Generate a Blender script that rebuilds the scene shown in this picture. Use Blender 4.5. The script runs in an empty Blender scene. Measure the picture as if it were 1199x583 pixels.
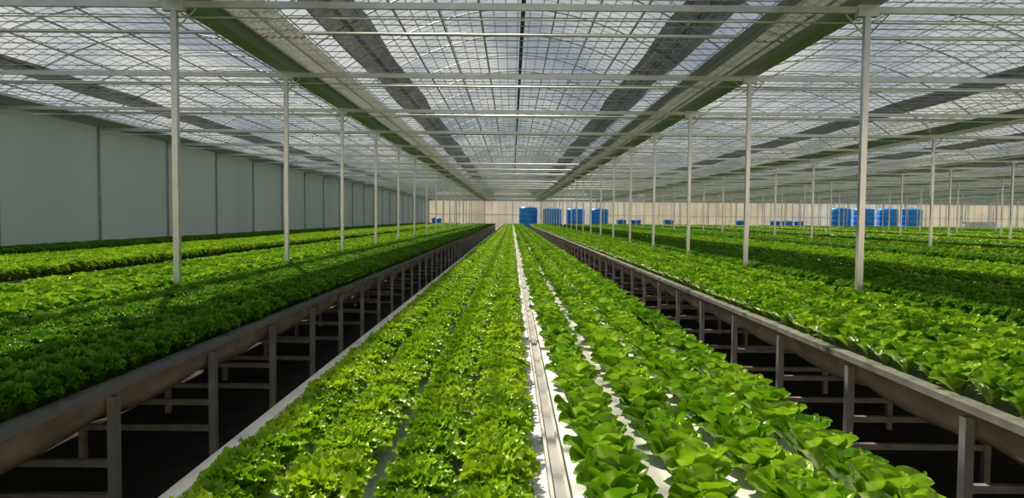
import bpy, math, random
from mathutils import Vector
R = math.radians
random.seed(7)
scene = bpy.context.scene
col = scene.collection
scene.view_settings.view_transform = 'Standard'

# ------------------------------------------------------------------ materials
def new_mat(name):
    m = bpy.data.materials.new(name); m.use_nodes = True
    nt = m.node_tree; nt.nodes.clear()
    out = nt.nodes.new('ShaderNodeOutputMaterial')
    return m, nt, out
def nz(nt, scale, detail=3, coord='Object', stretch=None):
    tc = nt.nodes.new('ShaderNodeTexCoord'); n = nt.nodes.new('ShaderNodeTexNoise')
    n.inputs['Scale'].default_value = scale; n.inputs['Detail'].default_value = detail
    if stretch:
        mp = nt.nodes.new('ShaderNodeMapping'); mp.inputs['Scale'].default_value = stretch
        nt.links.new(tc.outputs[coord], mp.inputs[0]); nt.links.new(mp.outputs[0], n.inputs['Vector'])
    else:
        nt.links.new(tc.outputs[coord], n.inputs['Vector'])
    return n
def ramp(nt, src, stops):
    r = nt.nodes.new('ShaderNodeValToRGB')
    while len(r.color_ramp.elements) < len(stops): r.color_ramp.elements.new(.5)
    for e, (p, c) in zip(r.color_ramp.elements, stops):
        e.position = p; e.color = (*c, 1)
    nt.links.new(src, r.inputs[0]); return r
def simple(name, c1, c2, rough=.6, metal=0, scale=6, stretch=None, bump=0, trans=0, clear=0):
    m, nt, out = new_mat(name)
    n = nz(nt, scale, 4, stretch=stretch)
    r = ramp(nt, n.outputs[0], [(.35, c1), (.65, c2)])
    p = nt.nodes.new('ShaderNodeBsdfPrincipled')
    p.inputs['Roughness'].default_value = rough; p.inputs['Metallic'].default_value = metal
    nt.links.new(r.outputs[0], p.inputs['Base Color'])
    if bump:
        b = nt.nodes.new('ShaderNodeBump'); b.inputs['Strength'].default_value = bump
        nt.links.new(n.outputs[0], b.inputs['Height']); nt.links.new(b.outputs[0], p.inputs['Normal'])
    last = p
    if trans:
        t = nt.nodes.new('ShaderNodeBsdfTranslucent'); nt.links.new(r.outputs[0], t.inputs[0])
        mx = nt.nodes.new('ShaderNodeMixShader'); mx.inputs[0].default_value = trans
        nt.links.new(p.outputs[0], mx.inputs[1]); nt.links.new(t.outputs[0], mx.inputs[2]); last = mx
    if clear:
        t = nt.nodes.new('ShaderNodeBsdfTransparent')
        mx = nt.nodes.new('ShaderNodeMixShader'); mx.inputs[0].default_value = clear
        nt.links.new(last.outputs[0], mx.inputs[1]); nt.links.new(t.outputs[0], mx.inputs[2]); last = mx
    nt.links.new(last.outputs[0], out.inputs[0])
    return m
M = {}
M['galv'] = simple('galvanised_steel', (.52, .54, .57), (.62, .64, .67), .28, .55, 3)
M['thin'] = simple('thin_roof_steel', (.24, .26, .29), (.34, .36, .39), .5, .2, 5)
M['steel_dark'] = simple('weathered_steel', (.22, .21, .20), (.34, .32, .30), .45, .4, 9)
M['alu'] = simple('aluminium', (.42, .43, .44), (.48, .49, .50), .4, .3, 1.5)
M['slot'] = simple('channel_slot_metal', (.20, .20, .21), (.26, .26, .27), .5, .3, 1.5)
M['rail'] = simple('bench_rail_metal', (.54, .54, .54), (.68, .67, .66), .24, .7, 6, (1, .1, 1))
M['liner'] = simple('liner_plastic', (.36, .28, .20), (.66, .53, .39), .25, 0, 5, (1, .4, 1), .2, .25)
M['gutter'] = simple('gutter_steel', (.27, .28, .31), (.31, .32, .35), .45, .2, 1, (1, .1, 1))
M['screen'] = simple('folded_screen_fabric', (.26, .27, .28), (.32, .33, .34), .9, 0, 3, (1, .1, 1), 0, .3)
M['net'] = simple('dark_shade_net', (.012, .016, .014), (.075, .085, .07), .9, 0, 3.5, (1, .6, 1), 0, .3, .1)
M['black'] = simple('black_pipe', (.03, .03, .033), (.05, .05, .05), .6)
M['ground'] = simple('black_ground_cover', (.006, .006, .005), (.03, .022, .016), .95, 0, 3)
M['wall'] = simple('grey_wall_film', (.42, .48, .50), (.47, .53, .55), .6, 0, .4, (1, .6, .15), 0, .36)
M['blue'] = simple('blue_tank_plastic', (.02, .30, 1.0), (.035, .36, 1.0), .3, 0, 2)
M['bluelid'] = simple('blue_lid_plastic', (.01, .18, .7), (.01, .22, .8), .4, 0, 2)
M['whiteplastic'] = simple('white_foam', (.75, .75, .74), (.88, .88, .87), .7, 0, 8)
M['tray'] = simple('grey_green_tray', (.08, .12, .05), (.14, .19, .09), .8, 0, 8)

def mth(nt, op, a, b=None, c=None):
    m = nt.nodes.new('ShaderNodeMath'); m.operation = op
    for i, x in enumerate((a, b, c)):
        if x is None: continue
        if isinstance(x, (int, float)): m.inputs[i].default_value = x
        else: nt.links.new(x, m.inputs[i])
    return m.outputs[0]
def stripes(nt, coord, per, w):
    return mth(nt, 'LESS_THAN', mth(nt, 'FRACT', mth(nt, 'MULTIPLY', coord, 1/per)), w)
def lined(name, axis, per, w, c1, c2, line, trans):
    m, nt, out = new_mat(name)
    tc = nt.nodes.new('ShaderNodeTexCoord'); sp = nt.nodes.new('ShaderNodeSeparateXYZ')
    nt.links.new(tc.outputs['Object'], sp.inputs[0])
    lt = stripes(nt, sp.outputs[axis], per, w)
    n = nz(nt, 5 if per > 1.1 else .5, 4); r = ramp(nt, n.outputs[0], [(.3, c1), (.6, c2)])
    mx = nt.nodes.new('ShaderNodeMixRGB'); mx.inputs[2].default_value = (*line, 1)
    nt.links.new(lt, mx.inputs[0]); nt.links.new(r.outputs[0], mx.inputs[1])
    p = nt.nodes.new('ShaderNodeBsdfPrincipled'); p.inputs['Roughness'].default_value = .6
    nt.links.new(mx.outputs[0], p.inputs['Base Color'])
    t = nt.nodes.new('ShaderNodeBsdfTranslucent'); nt.links.new(mx.outputs[0], t.inputs[0])
    ms = nt.nodes.new('ShaderNodeMixShader'); ms.inputs[0].default_value = trans
    nt.links.new(p.outputs[0], ms.inputs[1]); nt.links.new(t.outputs[0], ms.inputs[2])
    nt.links.new(ms.outputs[0], out.inputs[0])
    return m
M['board'] = lined('white_foam_board', 'Y', 1.2, .012, (.60, .62, .64), (.78, .79, .80), (.12, .12, .11), 0)
M['wallend'] = lined('cream_wall_panel', 'X', 1.0, .06, (.74, .71, .64), (.82, .80, .74), (.50, .48, .43), .36)

def film_mat():
    m, nt, out = new_mat('roof_film')
    tc = nt.nodes.new('ShaderNodeTexCoord'); sp = nt.nodes.new('ShaderNodeSeparateXYZ')
    nt.links.new(tc.outputs['Object'], sp.inputs[0])
    a = stripes(nt, sp.outputs['Y'], .333, .10)
    b = stripes(nt, sp.outputs['X'], .25, .08)
    ab = mth(nt, 'MAXIMUM', a, b)
    n = nz(nt, .45, 4, stretch=(1, .35, 1))
    r = ramp(nt, n.outputs[0], [(.38, (.19, .24, .32)), (.62, (.52, .56, .61))])
    mc = nt.nodes.new('ShaderNodeMixRGB'); mc.inputs[2].default_value = (.05, .06, .07, 1)
    nt.links.new(ab, mc.inputs[0]); nt.links.new(r.outputs[0], mc.inputs[1])
    tr = nt.nodes.new('ShaderNodeBsdfTransparent'); tr.inputs[0].default_value = (.92, .94, .97, 1)
    tl = nt.nodes.new('ShaderNodeBsdfTranslucent'); nt.links.new(mc.outputs[0], tl.inputs[0])
    df = nt.nodes.new('ShaderNodeBsdfDiffuse'); nt.links.new(mc.outputs[0], df.inputs[0])
    m1 = nt.nodes.new('ShaderNodeMixShader'); m1.inputs[0].default_value = .52
    nt.links.new(tl.outputs[0], m1.inputs[1]); nt.links.new(df.outputs[0], m1.inputs[2])
    m2 = nt.nodes.new('ShaderNodeMixShader')
    nt.links.new(mth(nt, 'MULTIPLY_ADD', ab, .38, .42), m2.inputs[0])
    nt.links.new(tr.outputs[0], m2.inputs[1]); nt.links.new(m1.outputs[0], m2.inputs[2])
    nt.links.new(m2.outputs[0], out.inputs[0])
    return m
M['film'] = film_mat()

def leaf_mat(name, dark, mid, light, rib, rough=.42, vein=0):
    m, nt, out = new_mat(name)
    n = nz(nt, 14, 3)
    oi = nt.nodes.new('ShaderNodeObjectInfo')
    ad = mth(nt, 'MULTIPLY_ADD', oi.outputs['Random'], .35, n.outputs[0])
    r = ramp(nt, ad, [(.35, dark), (.62, mid), (.95, light)])
    at = nt.nodes.new('ShaderNodeAttribute'); at.attribute_name = 'rib'
    mx = nt.nodes.new('ShaderNodeMixRGB'); mx.inputs[2].default_value = (*rib, 1)
    nt.links.new(at.outputs['Fac'], mx.inputs[0]); nt.links.new(r.outputs[0], mx.inputs[1])
    p = nt.nodes.new('ShaderNodeBsdfPrincipled'); p.inputs['Roughness'].default_value = rough
    p.inputs['Specular IOR Level'].default_value = .3
    nt.links.new(mx.outputs[0], p.inputs['Base Color'])
    if vein:
        tc = nt.nodes.new('ShaderNodeTexCoord'); vo = nt.nodes.new('ShaderNodeTexVoronoi')
        vo.inputs['Scale'].default_value = 42; nt.links.new(tc.outputs['Object'], vo.inputs['Vector'])
        b = nt.nodes.new('ShaderNodeBump'); b.inputs['Strength'].default_value = vein; b.inputs['Distance'].default_value = .008
        nt.links.new(vo.outputs['Distance'], b.inputs['Height']); nt.links.new(b.outputs[0], p.inputs['Normal'])
    t = nt.nodes.new('ShaderNodeBsdfTranslucent'); nt.links.new(mx.outputs[0], t.inputs[0])
    ms = nt.nodes.new('ShaderNodeMixShader'); ms.inputs[0].default_value = .32
    nt.links.new(p.outputs[0], ms.inputs[1]); nt.links.new(t.outputs[0], ms.inputs[2])
    nt.links.new(ms.outputs[0], out.inputs[0])
    return m
M['leaf_bright'] = leaf_mat('leaf_bright', (.08, .23, .003), (.19, .38, .005), (.37, .54, .012), (.25, .42, .02))
M['leaf_dark'] = leaf_mat('leaf_dark', (.03, .13, .004), (.08, .24, .006), (.16, .37, .010), (.10, .28, .012))
M['leaf_round'] = leaf_mat('leaf_round', (.05, .19, .004), (.14, .34, .008), (.32, .52, .02), (.55, .68, .18), .27, .55)

# ------------------------------------------------------------------ helpers
def link(o, parent=None):
    col.objects.link(o)
    if parent: o.parent = parent
    return o
def tag(o, label=None, cat=None, group=None, kind=None):
    if label: o['label'] = label
    if cat: o['category'] = cat
    if group: o['group'] = group
    if kind: o['kind'] = kind
    return o
def empty(name, loc):
    o = bpy.data.objects.new(name, None); o.location = loc; return link(o)
class MB:
    def __init__(s): s.v = []; s.f = []
    def box(s, x0, x1, y0, y1, z0, z1):
        b = len(s.v)
        s.v += [(x0,y0,z0),(x1,y0,z0),(x1,y1,z0),(x0,y1,z0),(x0,y0,z1),(x1,y0,z1),(x1,y1,z1),(x0,y1,z1)]
        s.f += [tuple(b+i for i in q) for q in ((3,2,1,0),(4,5,6,7),(0,1,5,4),(1,2,6,5),(2,3,7,6),(3,0,4,7))]
        return s
    def tube(s, pts, r, n=6):
        pts = [Vector(p) for p in pts]; rings = []
        for i, p in enumerate(pts):
            d = (pts[min(i+1, len(pts)-1)] - pts[max(i-1, 0)]).normalized()
            a = d.cross(Vector((0, 0, 1)))
            if a.length < .01: a = Vector((1, 0, 0))
            a.normalize(); c = d.cross(a)
            b = len(s.v)
            for k in range(n):
                t = 2*math.pi*k/n
                s.v.append(tuple(p + a*math.cos(t)*r + c*math.sin(t)*r))
            rings.append(b)
        for q in range(len(rings)-1):
            for k in range(n):
                a0 = rings[q]; a1 = rings[q+1]
                s.f.append((a0+k, a0+(k+1) % n, a1+(k+1) % n, a1+k))
        s.f.append(tuple(rings[0]+k for k in range(n))[::-1]); s.f.append(tuple(rings[-1]+k for k in range(n)))
        return s
    def sheet(s, prof, ys, fn=None):
        b = len(s.v); n = len(prof)
        for y in ys:
            for i, (x, z) in enumerate(prof):
                p = (x, y, z)
                s.v.append(fn(i, p) if fn else p)
        for j in range(len(ys)-1):
            for i in range(n-1):
                a = b + j*n + i
                s.f.append((a, a+1, a+n+1, a+n))
        return s
    def lathe(s, prof, n=32, c=(0, 0, 0)):
        b = len(s.v)
        for (r, z) in prof:
            for k in range(n):
                t = 2*math.pi*k/n
                s.v.append((c[0]+r*math.cos(t), c[1]+r*math.sin(t), c[2]+z))
        for j in range(len(prof)-1):
            for k in range(n):
                s.f.append((b+j*n+k, b+j*n+(k+1) % n, b+(j+1)*n+(k+1) % n, b+(j+1)*n+k))
        s.f.append(tuple(b+k for k in range(n))[::-1]); s.f.append(tuple(b+(len(prof)-1)*n+k for k in range(n)))
        return s
    def mesh(s, name, mat, smooth=False):
        me = bpy.data.meshes.new(name); me.from_pydata(s.v, [], s.f); me.materials.append(mat)
        if smooth: me.polygons.foreach_set('use_smooth', [True]*len(me.polygons))
        me.update(); return me
    def build(s, name, mat, parent=None, smooth=False, loc=None):
        o = bpy.data.objects.new(name, s.mesh(name, mat, smooth))
        if loc: o.location = loc
        return link(o, parent)
ORD = ['first','second','third','fourth','fifth','sixth','seventh','eighth','ninth','tenth','eleventh','twelfth','thirteenth','fourteenth','fifteenth','sixteenth','seventeenth','eighteenth','nineteenth','twentieth','twenty-first','twenty-second','twenty-third','twenty-fourth','twenty-fifth','twenty-sixth','twenty-seventh','twenty-eighth']

Y_END = 100.2; Y_FRONT = -8.0
X_L = -12.0; X_R = 76.0
FR = [8.2 + 4*k for k in range(-3, 24)]          # frame positions along the house
EAVE = 4.42
def arch(x):                                      # local x in -4..4
    return EAVE + 1.6*(1 - abs(x/4)**1.9)

# ------------------------------------------------------------------ setting
tag(MB().box(X_L, X_R, Y_FRONT, Y_END, -.1, 0).build('floor', M['ground']), 'dark ground cover under the growing benches', 'floor', kind='structure')
wl = MB().box(X_L-.06, X_L, Y_FRONT, Y_END, 0, EAVE).build('wall_left', M['wall'])
tag(wl, 'blue-grey translucent side wall with thin uprights along the left', 'wall', kind='structure')
me = MB().box(-.03, .03, -.03, .03, 0, EAVE).mesh('wall_post', M['thin'])
for y in FR:
    o = bpy.data.objects.new('wall_post', me); o.location = (X_L+.05, y, 0); link(o, wl)
MB().box(X_L, X_L+.08, Y_FRONT, Y_END, EAVE-.12, EAVE).build('wall_top_rail', M['galv'], wl)
MB().box(X_L, X_L+.03, Y_FRONT, Y_END, 1.0, 1.03).build('wall_rail', M['thin'], wl)
tag(MB().box(X_R, X_R+.06, Y_FRONT, Y_END, 0, EAVE).build('wall_right', M['wall']), 'far right side wall of the greenhouse', 'wall', kind='structure')
def end_wall(name, y, mat, label):
    m = MB(); m.box(X_L, X_R, y, y+.06, 0, EAVE)
    for k in range(-1, 9):
        xc = 8*k; N = 16
        b = len(m.v)
        for i in range(N+1):
            x = -4 + 8*i/N
            m.v.append((xc+x, y+.03, EAVE)); m.v.append((xc+x, y+.03, max(arch(x), EAVE+.001)))
        for i in range(N):
            m.f.append((b+2*i, b+2*i+2, b+2*i+3, b+2*i+1))
    w = m.build(name, mat); tag(w, label, 'wall', kind='structure'); return w
wb = end_wall('wall_back', Y_END, M['wallend'], 'bright cream end wall of the greenhouse')
wf = end_wall('wall_front', Y_FRONT, M['wallend'], 'front end wall of the greenhouse')
me = MB().box(-.05, .05, -.06, 0, 0, EAVE).mesh('wall_post', M['galv'])
for i in range(22):
    o = bpy.data.objects.new('wall_post', me); o.location = (X_L+4*i, Y_END, 0); link(o, wb)
MB().box(X_L, X_R, Y_END-.05, Y_END, 2.2, 2.28).build('wall_rail', M['galv'], wb)
MB().box(X_L, X_R, Y_END-.06, Y_END, EAVE-.15, EAVE).build('wall_top_rail', M['gutter'], wb)

# roofs, one arched bay per span
def ystart(x):
    return max(Y_FRONT, (abs(x)-6)/.80 - 6)
bow_pts = [(-4+8*i/24, 0, arch(-4+8*i/24)-.04) for i in range(25)]
bow_me = MB().tube(bow_pts, .014, 5).mesh('roof_bow', M['thin'], True)
for k in range(-1, 9):
    xc = 8*k; y0 = ystart(xc)
    ys = [y0 + (Y_END-y0)*j/60 for j in range(61)]
    prof = [(-4+8*i/32, arch(-4+8*i/32)) for i in range(33)]
    c = MB().sheet(prof, ys).build('ceiling', M['film'], None, True, (xc, 0, 0))
    tag(c, 'arched translucent film roof bay over the benches', 'roof', kind='structure')
    y = -7.8
    while y < Y_END-.3:
        if y > y0:
            o = bpy.data.objects.new('roof_bow', bow_me); o.location = (0, y, 0); link(o, c)
        y += 2.0
    for x in (-3.5, -2.9, -2.2, -1.5, -.75, .75, 1.5, 2.2, 2.9, 3.5):
        z = arch(x)-.08
        MB().box(x-.016, x+.016, y0, Y_END, z-.016, z+.016).build('purlin', M['thin'], c)
    wm = MB(); y = -7.4
    while y < Y_END-.2:
        if y > y0 and abs((y-8.2) % 4) > .2: wm.box(-4, 4, y-.006, y+.006, 4.44, 4.452)
        y += .4
    wm.build('screen_wires', M['thin'], c)['kind'] = 'stuff'

def side(x):
    i = round((abs(x)-4)/8)
    if x < -10: return 'grey left wall'
    return ORD[i] + (' row of posts left' if x < 0 else ' row of posts right') + ' of the centre bench'
gprof = [(-.26, .20), (-.26, .16), (-.12, 0), (.12, 0), (.26, .16), (.26, .20), (.22, .20), (.10, .04), (-.10, .04), (-.22, .20), (-.26, .20)]
for x in [-11.72, -4] + [4+8*i for i in range(9)]:
    y0 = ystart(x)
    g = MB().sheet(gprof, [y0, Y_END-.02]).build('gutter', M['gutter'], None, False, (x, 0, 4.28))
    tag(g, 'long grey steel gutter above the ' + side(x), 'gutter', 'roof gutters')
    for s in (-1, 1):
        MB().box(min(s*.26, s*.29), max(s*.26, s*.29), y0, Y_END-.02, .15, .21).build('gutter_rim', M['galv'], g)
def fold_prof(w, n=14, z=0, amp=.03):
    return [(-w/2 + w*i/n, z + (amp if i % 2 else 0)) for i in range(n+1)]
for k in (0, 2, 4):
    for s in (-1, 1):
        x = 8*k + s*3.38; y0 = max(ystart(x), -4)
        o = MB().sheet(fold_prof(.74), [y0, Y_END-.1]).build('folded_screen', M['screen'], None, False, (x, 0, 4.33))
        tag(o, 'folded grey-green screen fabric hung beside gutter over %s roof bay, %s side' % (('centre' if k == 0 else ORD[k]), 'left' if s < 0 else 'right'), 'screen', 'folded screens under the gutters')
for k in range(-1, 6):
    for s in (-1, 1):
        xc = 8*k; y0 = max(ystart(xc), -4)
        prof = []
        wd = .56 if k == 0 else .40
        for i in range(9):
            xl = s*2.85 - wd/2 + wd*i/8
            prof.append((xl, arch(xl)-.16-(.05 if i % 2 else 0)))
        nn = int((Y_END-y0)/.8)
        o = MB().sheet(prof, [y0+(Y_END-.1-y0)*j/nn for j in range(nn+1)], lambda i, p: (p[0]+.04*math.sin(p[1]*.9+i*.4), p[1], p[2]-.04*abs(math.sin(p[1]*.785)))).build('shade_net', M['net'], None, False, (xc, 0, 0))
        nm = 'bay left of centre' if k < 0 else ('centre bay' if k == 0 else ORD[k-1]+' bay right of centre')
        tag(o, 'bunched dark shade net under the roof of the %s, %s side' % (nm, 'left' if s < 0 else 'right'), 'net', 'bunched shade nets')
tag(MB().tube([(.1, -6, 5.75), (.1, 40, 5.75), (.1, Y_END-.1, 5.75)], .042, 8).build('ridge_pipe', M['black'], None, True), 'long black pipe running under the ridge of the centre bay', 'pipe')

for i, y in enumerate(FR):
    x1 = min(X_R, 10+max(y, 0)*.85 + 8)
    x1 = min(X_R, 4+8*math.ceil((x1-4)/8))
    b = empty('cross_beam', (0, y, 4.22))
    MB().box(X_L, x1, -.025, .025, -.03, .045).build('main_tube', M['galv'], b)
    MB().tube([(X_L, .07, -.12), (x1, .07, -.12)], .011, 6).build('lower_tube', M['galv'], b)
    nm = ORD[i-3]+' horizontal steel roof beam in view, counted from the camera' if i >= 3 else ORD[2-i]+' horizontal steel roof beam behind the camera view'
    tag(b, nm, 'beam', 'horizontal roof beams')
    if i < len(FR)-1:
        t = MB().tube([(X_L, y+2, 4.42), (x1, y+2, 4.42)], .022, 6).build('screen_support_tube', M['galv'], None, True)
        tag(t, 'thin steel tube across the bays, ' + ('just beyond the %s horizontal roof beam' % ORD[i-3] if i >= 3 else 'behind the camera, number '+ORD[i]), 'tube', 'thin support tubes')

H = .033
shaft_me = MB().box(-H, H, -H, H, 0, 4.28).mesh('shaft', M['galv'])
brk = MB().box(-.12, .12, -.045, .045, 4.15, 4.28)
for sx in (-1, 1): brk.tube([(sx*.03, 0, 3.95), (sx*.25, 0, 4.18)], .010, 5)
brk_me = brk.mesh('top_bracket', M['galv'])
foot_me = MB().box(-.1, .1, -.1, .1, 0, .03).mesh('base_plate', M['steel_dark'])
single_me = MB().box(-H, H, -H, H, 0, 4.28).box(-.12, .12, -.045, .045, 4.15, 4.28).mesh('support_post', M['galv'])
for r in range(-1, 9):
    x = 4+8*r if r >= 0 else -4
    ys = [y for y in FR[:-1] if y > max(-6, (abs(x)-5)/.80-3)]
    row = ('row just left of centre bench' if x < 0 else ('row just right of centre bench' if r == 0 else '%s row right of centre bench' % ORD[r]))
    n = 0
    for y in ys:
        if y > 0: n += 1
        lab = ('galvanised steel post, %s from the front, %s' % (ORD[max(n-1, 0)], row)) if y > 0 else 'galvanised steel post beside the camera, ' + row
        if y < 34:
            p = empty('support_post', (x, y, 0))
            for nm, m_ in (('shaft', shaft_me), ('top_bracket', brk_me), ('base_plate', foot_me)):
                link(bpy.data.objects.new(nm, m_), p)
        else:
            p = bpy.data.objects.new('support_post', single_me); p.location = (x, y, 0); link(p)
        tag(p, lab, 'post', 'steel posts')

# ------------------------------------------------------------------ benches
B_END = 91.0; BT = .86
leg_me = MB().box(-.024, .024, -.026, .026, 0, .81).mesh('leg', M['rail'])
hleg_me = MB().box(-.025, .025, -.025, .025, 0, .80).mesh('leg', M['steel_dark'])
def bench(x0, x1, y0, label, near=None, board='tray', ly=3.78, ls=1.27):
    b = empty('growing_bench', ((x0+x1)/2, y0, 0)); L = B_END-y0; w = (x1-x0)/2
    tag(b, label, 'bench', 'long lettuce benches')
    MB().box(-w+.03, w-.03, 0, L, BT-.05, BT).build('board', M[board], b)
    for s in (-1, 1):
        e = s*w
        o1 = .045 if near and s in near else .015
        MB().box(min(e, e-s*.04), max(e, e-s*.04), 0, L, BT-.03, BT+.015).box(min(e+s*o1, e-s*.045), max(e+s*o1, e-s*.045), 0, L, BT+.012, BT+.028).box(min(e+s*o1, e+s*(o1-.012)), max(e+s*o1, e+s*(o1-.012)), 0, L, BT-.012, BT+.013).build('side_rail', M['rail'], b)
    if near:
        for s in near:
            e = s*w
            prof = [(e - s*(.175 - .15*math.cos(math.pi*t/12)), BT-.035-.165*math.sin(math.pi*t/12)**.8) for t in range(13)]
            n = int(L/.16)
            MB().sheet(prof, [L*j/n for j in range(n+1)], lambda i, p: (p[0], p[1], p[2]-.05*math.sin(math.pi*i/12)*abs(math.sin(math.pi*(p[1]+y0-ly)/ls))**.8)).build('drain_liner', M['liner'], b, True)
            MB().box(min(e-s*.36, e-s*.32), max(e-s*.36, e-s*.32), 0, L, BT-.29, BT-.24).build('lower_rail', M['rail'], b)
            y = ly - ls*4
            cb = MB().box(min(0, -s*.95), max(0, -s*.95), -.018, .018, -.02, .02).mesh('cross_bar', M['steel_dark'])
            rl = MB().box(-.022, .022, -.022, .022, 0, .6).mesh('rear_leg', M['steel_dark'])
            while y < B_END-.1:
                if y > y0:
                    o = bpy.data.objects.new('leg', leg_me); o.location = (e+s*.005, y-y0, 0); link(o, b)
                    for z in (.25, .44):
                        o = bpy.data.objects.new('cross_bar', cb); o.location = (e, y-y0, z); link(o, b)
                    o = bpy.data.objects.new('rear_leg', rl); o.location = (e-s*.95, y-y0, 0); link(o, b)
                y += ls
    sides = [s for s in (-1, 1) if not near or s not in near]
    for s in sides:
        y = 2.0
        while y < L:
            o = bpy.data.objects.new('leg', hleg_me); o.location = (s*(w-.12), y, 0); link(o, b); y += 8
    return b
bench(-1.2, 1.2, -1.5, 'centre growing bench of white boards with a metal channel along its middle', board='board')
chan = empty('centre_channel', (.085, -1.5, BT))
MB().box(-.032, -.020, 0, B_END+1.5, 0, .045).box(.020, .032, 0, B_END+1.5, 0, .045).build('channel_side', M['alu'], chan)
MB().box(-.020, .020, 0, B_END+1.5, 0, .028).build('channel_bed', M['slot'], chan)
tag(chan, 'narrow grey metal channel running along the middle of the centre bench', 'channel')
bench(-3.92, -2.25, -1.5, 'growing bench of dark curly lettuce across the aisle left of centre bench', near=[1])
bench(2.25, 3.92, -1.5, 'growing bench of round-leaf lettuce across the aisle right of centre bench', near=[-1], ly=3.52, ls=1.24)
beds = [
 (-5.75, -4.08, 'R', 'growing bench just beyond the left row of posts'),
 (-9.2, -6.8, 'B', 'wide growing bench in the bay left of the centre bay'),
 (-11.75, -10.25, 'D', 'growing bench beside the grey left wall'),
 (4.08, 5.75, 'D', 'growing bench of dark lettuce just beyond the right row of posts')]
for k in range(1, 9):
    xc = 8*k; kk = 'BRDB'
    beds.append((xc-1.2, xc+1.2, kk[k % 4], 'wide growing bench in the %s bay right of the centre bay' % ORD[k-1]))
    beds.append((xc+2.25, xc+3.92, kk[(k+1) % 4], 'growing bench left of the %s row of posts right of centre' % ORD[k]))
    if k < 8: beds.append((xc+4.08, xc+5.75, kk[(k+2) % 4], 'growing bench right of the %s row of posts right of centre' % ORD[k]))
for (x0, x1, kind, lab) in beds:
    bench(x0, x1, max(0, (min(abs(x0), abs(x1))-3)/.80-2), lab)

# ------------------------------------------------------------------ lettuces
def finish(name, v, f, rib, mat):
    me = bpy.data.meshes.new(name); me.from_pydata(v, [], f); me.materials.append(mat)
    me.polygons.foreach_set('use_smooth', [True]*len(me.polygons))
    at = me.attributes.new('rib', 'FLOAT', 'POINT'); at.data.foreach_set('value', [min(1, x) for x in rib])
    me.update(); return me
def round_mesh(name, rings, mat, seed, NU, NV, W, ruf, freq, cup):
    rnd = random.Random(seed); v = []; f = []; rib = []
    for (n, L, e0, e1, r0) in rings:
        off = rnd.random()*6.28
        for q in range(n):
            a = off + 2*math.pi*q/n + rnd.uniform(-.25, .25)
            l = L*rnd.uniform(.85, 1.12); w0 = W*(L/rings[1][1])**.6*rnd.uniform(.88, 1.12)
            s0 = e0 + rnd.uniform(-8, 8); s1 = e1 + rnd.uniform(-15, 15)
            r = r0; z = .005; ph = rnd.random()*6.28; ph2 = rnd.random()*6.28; tw = rnd.uniform(-.3, .3)
            b = len(v); ca, sa = math.cos(a), math.sin(a); pu = 0
            for i in range(NU+1):
                u = math.sin(i/NU*math.pi/2)**.9 if i < NU else 1
                e = R(s0 + (s1-s0)*u**1.6)
                if i: r += math.cos(e)*l*(u-pu); z += math.sin(e)*l*(u-pu)
                pu = u
                w = w0*max(.17*(1-u*.4), max(0, 1-abs((u-.60)/.402)**2.4)**.5)
                for j in range(NV+1):
                    t = -1+2*j/NV
                    nn = cup*t*t*w + ruf*abs(t)**1.5*math.sin(freq*u+ph+(2.1 if t > 0 else 0))*(.3+u) + ruf*.35*math.sin(t*7+u*9+ph2)
                    lat = t*w; rr = r - math.sin(e)*nn; zz = z + math.cos(e)*nn + lat*tw*.5
                    v.append((ca*rr - sa*lat, sa*rr + ca*lat, max(zz, .003)))
                    rib.append(max(0, (1-abs(t)*3.0))*(1-u*.5) + (.35*(1-u) if u < .4 else 0))
            for i in range(NU):
                for j in range(NV):
                    c = b + i*(NV+1) + j
                    f.append((c, c+1, c+NV+2, c+NV+1))
    return finish(name, v, f, rib, mat)
def frilly_mesh(name, mat, seed, NL=150, RAD=.120, HT=.150, W=.0142, NU=7, NV=4):
    rnd = random.Random(seed); v = []; f = []; rib = []
    for q in range(NL):
        a = q*2.39996 + rnd.uniform(-.2, .2); rho = math.sqrt((q+.5)/NL)
        rt = RAD*rho*rnd.uniform(.88, 1.12); ht = HT*(1-.28*rho**4)*rnd.uniform(.82, 1.08)
        ca, sa = math.cos(a), math.sin(a); ph = rnd.random()*6.28; tw = rnd.uniform(-.9, .9)
        w0 = W*rnd.uniform(.75, 1.3); droop = rnd.uniform(0, .022)*(.4+rho); az = rnd.uniform(-.6, .6)
        b = len(v)
        P = []
        for i in range(NU+1):
            u = (0, .45, .62, .72, .81, .89, .96, 1)[i]
            c0 = (.008, .0); c1 = (rt*.45, ht*.98); c2 = (rt+.008, ht-droop)
            P.append(((1-u)**2*c0[0]+2*u*(1-u)*c1[0]+u*u*c2[0], (1-u)**2*c0[1]+2*u*(1-u)*c1[1]+u*u*c2[1], u))
        for i, (r, z, u) in enumerate(P):
            p = P[max(i-1, 0)]; n_ = P[min(i+1, NU)]
            e = math.atan2(n_[1]-p[1], n_[0]-p[0])
            w = w0*max(.09, max(0, 1-abs((u-.81)/.205)**2.6)**.5)
            for j in range(NV+1):
                t = -1+2*j/NV
                nn = .5*t*t*w + .006*abs(t)*math.sin(34*u+ph+(2.1 if t > 0 else 0))*(1 if u > .6 else 0)
                lat = t*w; rr = r - math.sin(e)*nn; zz = z + math.cos(e)*nn + lat*tw
                lat += az*max(0, u-.5)*.03
                v.append((ca*rr - sa*lat, sa*rr + ca*lat, max(zz, .003)))
                rib.append(max(0, (1-abs(t)*2.5))*.3 + (.3 if u < .6 else 0))
        for i in range(NU):
            for j in range(NV):
                c = b + i*(NV+1) + j
                f.append((c, c+1, c+NV+2, c+NV+1))
    return finish(name, v, f, rib, mat)
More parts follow.
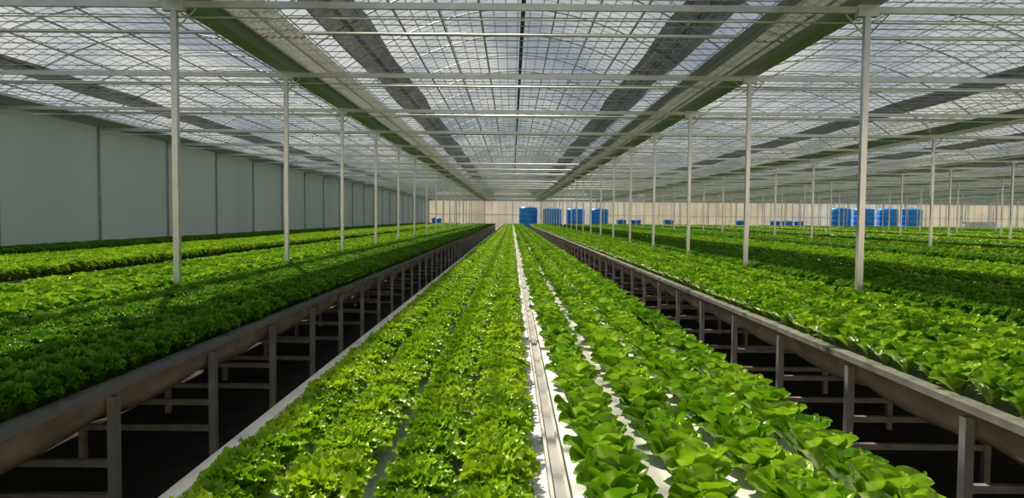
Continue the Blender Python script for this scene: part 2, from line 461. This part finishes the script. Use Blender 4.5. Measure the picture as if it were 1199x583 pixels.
RR = [(6, .160, 58, 22, .014), (6, .172, 68, 40, .012), (5, .170, 77, 56, .010), (4, .150, 83, 66, .008), (3, .115, 88, 78, .004)]
rounds = [round_mesh('round_leaf_lettuce', RR, M['leaf_round'], 10+i, 10, 6, .058, .006, 10, .6) for i in range(4)]
frilB = [frilly_mesh('frilly_lettuce', M['leaf_bright'], 30+i) for i in range(4)]
frilD = []
for m_ in frilB:
    c = m_.copy(); c.name = 'curly_lettuce'; c.materials[0] = M['leaf_dark']; frilD.append(c)

def plants(name, meshes, rows, y0, step, count, label, group, smin, smax):
    out = []; n = 0; y = y0
    while n < count:
        for ri, x in enumerate(rows):
            if n >= count: break
            yy = y + (step/2 if ri % 2 else 0) + random.uniform(-.012, .012)
            o = bpy.data.objects.new(name, meshes[n % len(meshes)])
            o.location = (x+random.uniform(-.012, .012), yy, BT)
            o.rotation_euler = (random.uniform(-.12, .12), random.uniform(-.12, .12), random.uniform(0, 6.28))
            s = random.uniform(smin, smax); o.scale = (s, s, s*random.uniform(.92, 1.08))
            link(o); tag(o, label, 'lettuce', group); out.append(o); n += 1
        y += step
    return out, y
_groups = {}
def scatter_group(src):
    key = src[0].name
    if key in _groups: return _groups[key]
    ng = bpy.data.node_groups.new('scatter_'+key, 'GeometryNodeTree')
    ng.interface.new_socket('Geometry', in_out='INPUT', socket_type='NodeSocketGeometry')
    ng.interface.new_socket('Geometry', in_out='OUTPUT', socket_type='NodeSocketGeometry')
    N = ng.nodes; Lk = ng.links
    gi = N.new('NodeGroupInput'); go = N.new('NodeGroupOutput')
    j = N.new('GeometryNodeJoinGeometry')
    for s in src:
        oi = N.new('GeometryNodeObjectInfo'); oi.transform_space = 'ORIGINAL'
        oi.inputs['Object'].default_value = s; oi.inputs['As Instance'].default_value = False
        gt = N.new('GeometryNodeGeometryToInstance')
        Lk.new(oi.outputs['Geometry'], gt.inputs[0]); Lk.new(gt.outputs[0], j.inputs[0])
    ip = N.new('GeometryNodeInstanceOnPoints'); ip.inputs['Pick Instance'].default_value = True
    def na(nm, t):
        a = N.new('GeometryNodeInputNamedAttribute'); a.data_type = t; a.inputs['Name'].default_value = nm
        return a.outputs['Attribute']
    Lk.new(gi.outputs[0], ip.inputs['Points']); Lk.new(j.outputs[0], ip.inputs['Instance'])
    Lk.new(na('vi', 'INT'), ip.inputs['Instance Index'])
    Lk.new(na('rot', 'FLOAT_VECTOR'), ip.inputs['Rotation']); Lk.new(na('scl', 'FLOAT_VECTOR'), ip.inputs['Scale'])
    Lk.new(ip.outputs[0], go.inputs[0])
    _groups[key] = ng; return ng
def stuff(name, src, rows, y0, y1, step, label, smin, smax, keep=False, zf=1.0):
    pts = []; rot = []; scl = []; vi = []
    for ri, x in enumerate(rows):
        y = y0 + (step/2 if ri % 2 else 0)
        while y < y1:
            far = 1.0 if y < 30 else (1.22 if y < 55 else 1.5)
            fx = 1.0 if keep else far
            pts.append((x+random.uniform(-.012, .012), y+random.uniform(-.015, .015), BT))
            rot += [random.uniform(-.12, .12), random.uniform(-.12, .12), random.uniform(0, 6.28) if not keep or far == 1 else random.choice((0, math.pi))]
            s = random.uniform(smin, smax); scl += [s*fx, s*far, s*zf*(1+(far-1)*.15)]; vi.append(random.randrange(len(src)))
            y += step*far
    me = bpy.data.meshes.new(name); me.from_pydata(pts, [], [])
    a = me.attributes.new('rot', 'FLOAT_VECTOR', 'POINT'); a.data.foreach_set('vector', rot)
    a = me.attributes.new('scl', 'FLOAT_VECTOR', 'POINT'); a.data.foreach_set('vector', scl)
    a = me.attributes.new('vi', 'INT', 'POINT'); a.data.foreach_set('value', vi)
    o = bpy.data.objects.new(name, me); link(o); tag(o, label, 'lettuce', kind='stuff')
    md = o.modifiers.new('scatter', 'NODES'); md.node_group = scatter_group(src)
    return o

rowsCL = [-.12, -.37, -.65, -.92]
rowsCR = [.245, .53, .81, 1.07]
rowsLA = [-2.37-.205*i for i in range(8)]
rowsRA = [2.38+.275*i for i in range(6)]
ind1, yA = plants('frilly_lettuce', frilB, rowsCL, 1.35, .14, 220, 'frilly bright green lettuce in the nearest rows on the left half of centre bench', 'frilly lettuces on the centre bench', .98, 1.1)
ind2, yB = plants('round_leaf_lettuce', rounds, rowsCR, 1.35, .215, 156, 'round-leaf green lettuce in the nearest rows on the right half of centre bench', 'round-leaf lettuces on the centre bench', .95, 1.12)
ind3, yC = plants('curly_lettuce', frilD, rowsLA, 2.6, .18, 280, 'dark curly lettuce at the near end of the bench left of the aisle', 'curly lettuces on the left bench', 1.0, 1.12)
ind4, yD = plants('round_leaf_lettuce', rounds, rowsRA, 2.6, .24, 140, 'round-leaf lettuce at the near end of the bench right of the aisle', 'round-leaf lettuces on the right bench', .95, 1.1)
SB, SR, SD = ind1[:4], ind2[:4], ind3[:4]
stuff('frilly_lettuce_rows', SB, rowsCL, yA, B_END-.2, .14, 'rows of frilly bright lettuce on the left half of centre bench farther back', .98, 1.1, True)
stuff('round_leaf_lettuce_rows', SR, rowsCR, yB, B_END-.2, .215, 'rows of round-leaf lettuce on the right half of centre bench farther back', .95, 1.12, True)
stuff('curly_lettuce_rows', SD, rowsLA, yC, B_END-.2, .18, 'rows of dark curly lettuce on the bench left of the aisle farther back', 1.0, 1.12)
stuff('round_leaf_lettuce_rows', SR, rowsRA, yD, B_END-.2, .24, 'rows of round-leaf lettuce on the bench right of the aisle farther back', .95, 1.1)
for (x0, x1, kind, lab) in beds:
    near = min(abs(x0), abs(x1))
    sp = .24 if near < 12 else .42
    n = int((x1-x0-.02)/sp); rows = [x0 + (x1-x0)*(i+.5)/n for i in range(n)]
    sc = (1.22, 1.36) if kind != 'R' else (1.0, 1.15)
    zf = 1.0
    if near >= 12: sc = (sc[0]*1.6, sc[1]*1.6); zf = .75
    y0 = max(.3, (near-3)/.80-1.5)
    stuff({'R': 'round_leaf_lettuce_rows', 'B': 'frilly_lettuce_rows', 'D': 'curly_lettuce_rows'}[kind], {'R': SR, 'B': SB, 'D': SD}[kind], rows, y0, B_END-.2, sp*.95, 'rows of green lettuce covering the '+lab.replace('growing ', ''), *sc, zf=zf)

# ------------------------------------------------------------------ far end
def tank(x, y, h, r, label):
    t = empty('water_tank', (x, y, 0)); tag(t, label, 'tank', 'blue water tanks')
    prof = [(r*.99, 0)]
    nb = 5
    for i in range(nb):
        z0 = h*.93*i/nb; z1 = h*.93*(i+1)/nb
        prof += [(r, z0+.04), (r, z1-.04), (r*.99, z1-.02), (r*.99, z1-.0)]
    prof += [(r, h*.92), (r*.985, h*.945), (r*.94, h*.965), (r*.5, h*.995)]
    MB().lathe(prof, 40).build('tank_body', M['blue'], t, True)
    MB().lathe([(r*.3, h*.985), (r*.3, h*1.01), (r*.25, h*1.015)], 20).build('lid', M['bluelid'], t)
    MB().tube([(0, -r*.97, .25), (0, -r-.35, .25), (0, -r-.35, .02)], .05, 8).build('outlet_pipe', M['whiteplastic'], t)
TY = 94.2
for i, px in enumerate((619, 647, 674, 702)):
    tank((px-600)/820*TY-.08, TY, 3.15 if i else 3.3, 1.25, 'large blue water tank, %s of the four right of the centre bench end' % ORD[i])
for i, px in enumerate((984, 1011, 1039, 1067)):
    tank((px-600)/820*TY-.08, TY, 3.5, 1.32, 'large blue water tank, %s of the four in the far right group' % ORD[i])
def tub(x, y, label):
    t = empty('blue_tub', (x, y, 0)); tag(t, label, 'tub', 'small blue tubs by the end wall')
    MB().lathe([(.55, 0), (.65, 1.45), (.70, 1.5), (.70, 1.56), (.62, 1.56), (.55, .4)], 24).build('tub_body', M['blue'], t)
    MB().lathe([(.72, 1.57), (.72, 1.62), (.3, 1.75)], 24).build('lid', M['bluelid'], t)
for px, lab in ((512, 'small blue tub near the end of the grey left wall'), (728, 'small blue tub just right of the first four blue tanks'), (745, 'second small blue tub right of the first four blue tanks'), (783, 'lone small blue tub between the tank groups, nearer the first group'), (868, 'lone small blue tub midway between the two tank groups'), (908, 'small blue tub left of the far right tank group, first of three'), (922, 'small blue tub left of the far right tank group, middle of three'), (936, 'small blue tub left of the far right tank group, last of three')):
    tub((px-600)/820*94-.08, 94, lab)
for i in range(4):
    for j in range(2):
        x = 61.4+1.05*i
        o = MB().box(-.5, .5, -.4, .4, 0, .9).box(-.52, .52, -.42, .42, .8, .9).build('foam_crate', M['whiteplastic'], None, False, (x, 94.5, .9*j))
        tag(o, 'white foam crate, %s layer, %s from the left, by the end wall far right' % (('bottom', 'top')[j], ORD[i]), 'crate', 'white crates by the end wall')

# ------------------------------------------------------------------ light, sky, camera
w = bpy.data.worlds.new('sky'); scene.world = w; w.use_nodes = True
nt = w.node_tree; nt.nodes.clear()
out = nt.nodes.new('ShaderNodeOutputWorld'); bg = nt.nodes.new('ShaderNodeBackground')
n = nz(nt, 3.5, 5, 'Generated')
r = ramp(nt, n.outputs[0], [(.40, (.28, .38, .54)), (.60, (.72, .78, .85))])
nt.links.new(r.outputs[0], bg.inputs[0]); bg.inputs[1].default_value = .58; nt.links.new(bg.outputs[0], out.inputs[0])
sl = bpy.data.lights.new('sun', 'SUN'); sl.energy = 17.0; sl.angle = R(.9); sl.color = (1, .86, .62)
so = bpy.data.objects.new('sun', sl); so.location = (-5, 120, 25); link(so)
so.rotation_euler = Vector((.40, -.95, -1)).to_track_quat('-Z', 'Y').to_euler()

cd = bpy.data.cameras.new('camera'); cd.sensor_width = 36; cd.lens = 820/1199*36; cd.clip_end = 400; cd.clip_start = .05
co = bpy.data.objects.new('camera', cd); co.location = (-.08, 0, 1.8)
co.rotation_euler = (R(90-2.55), R(-.5), 0); link(co)
scene.camera = co
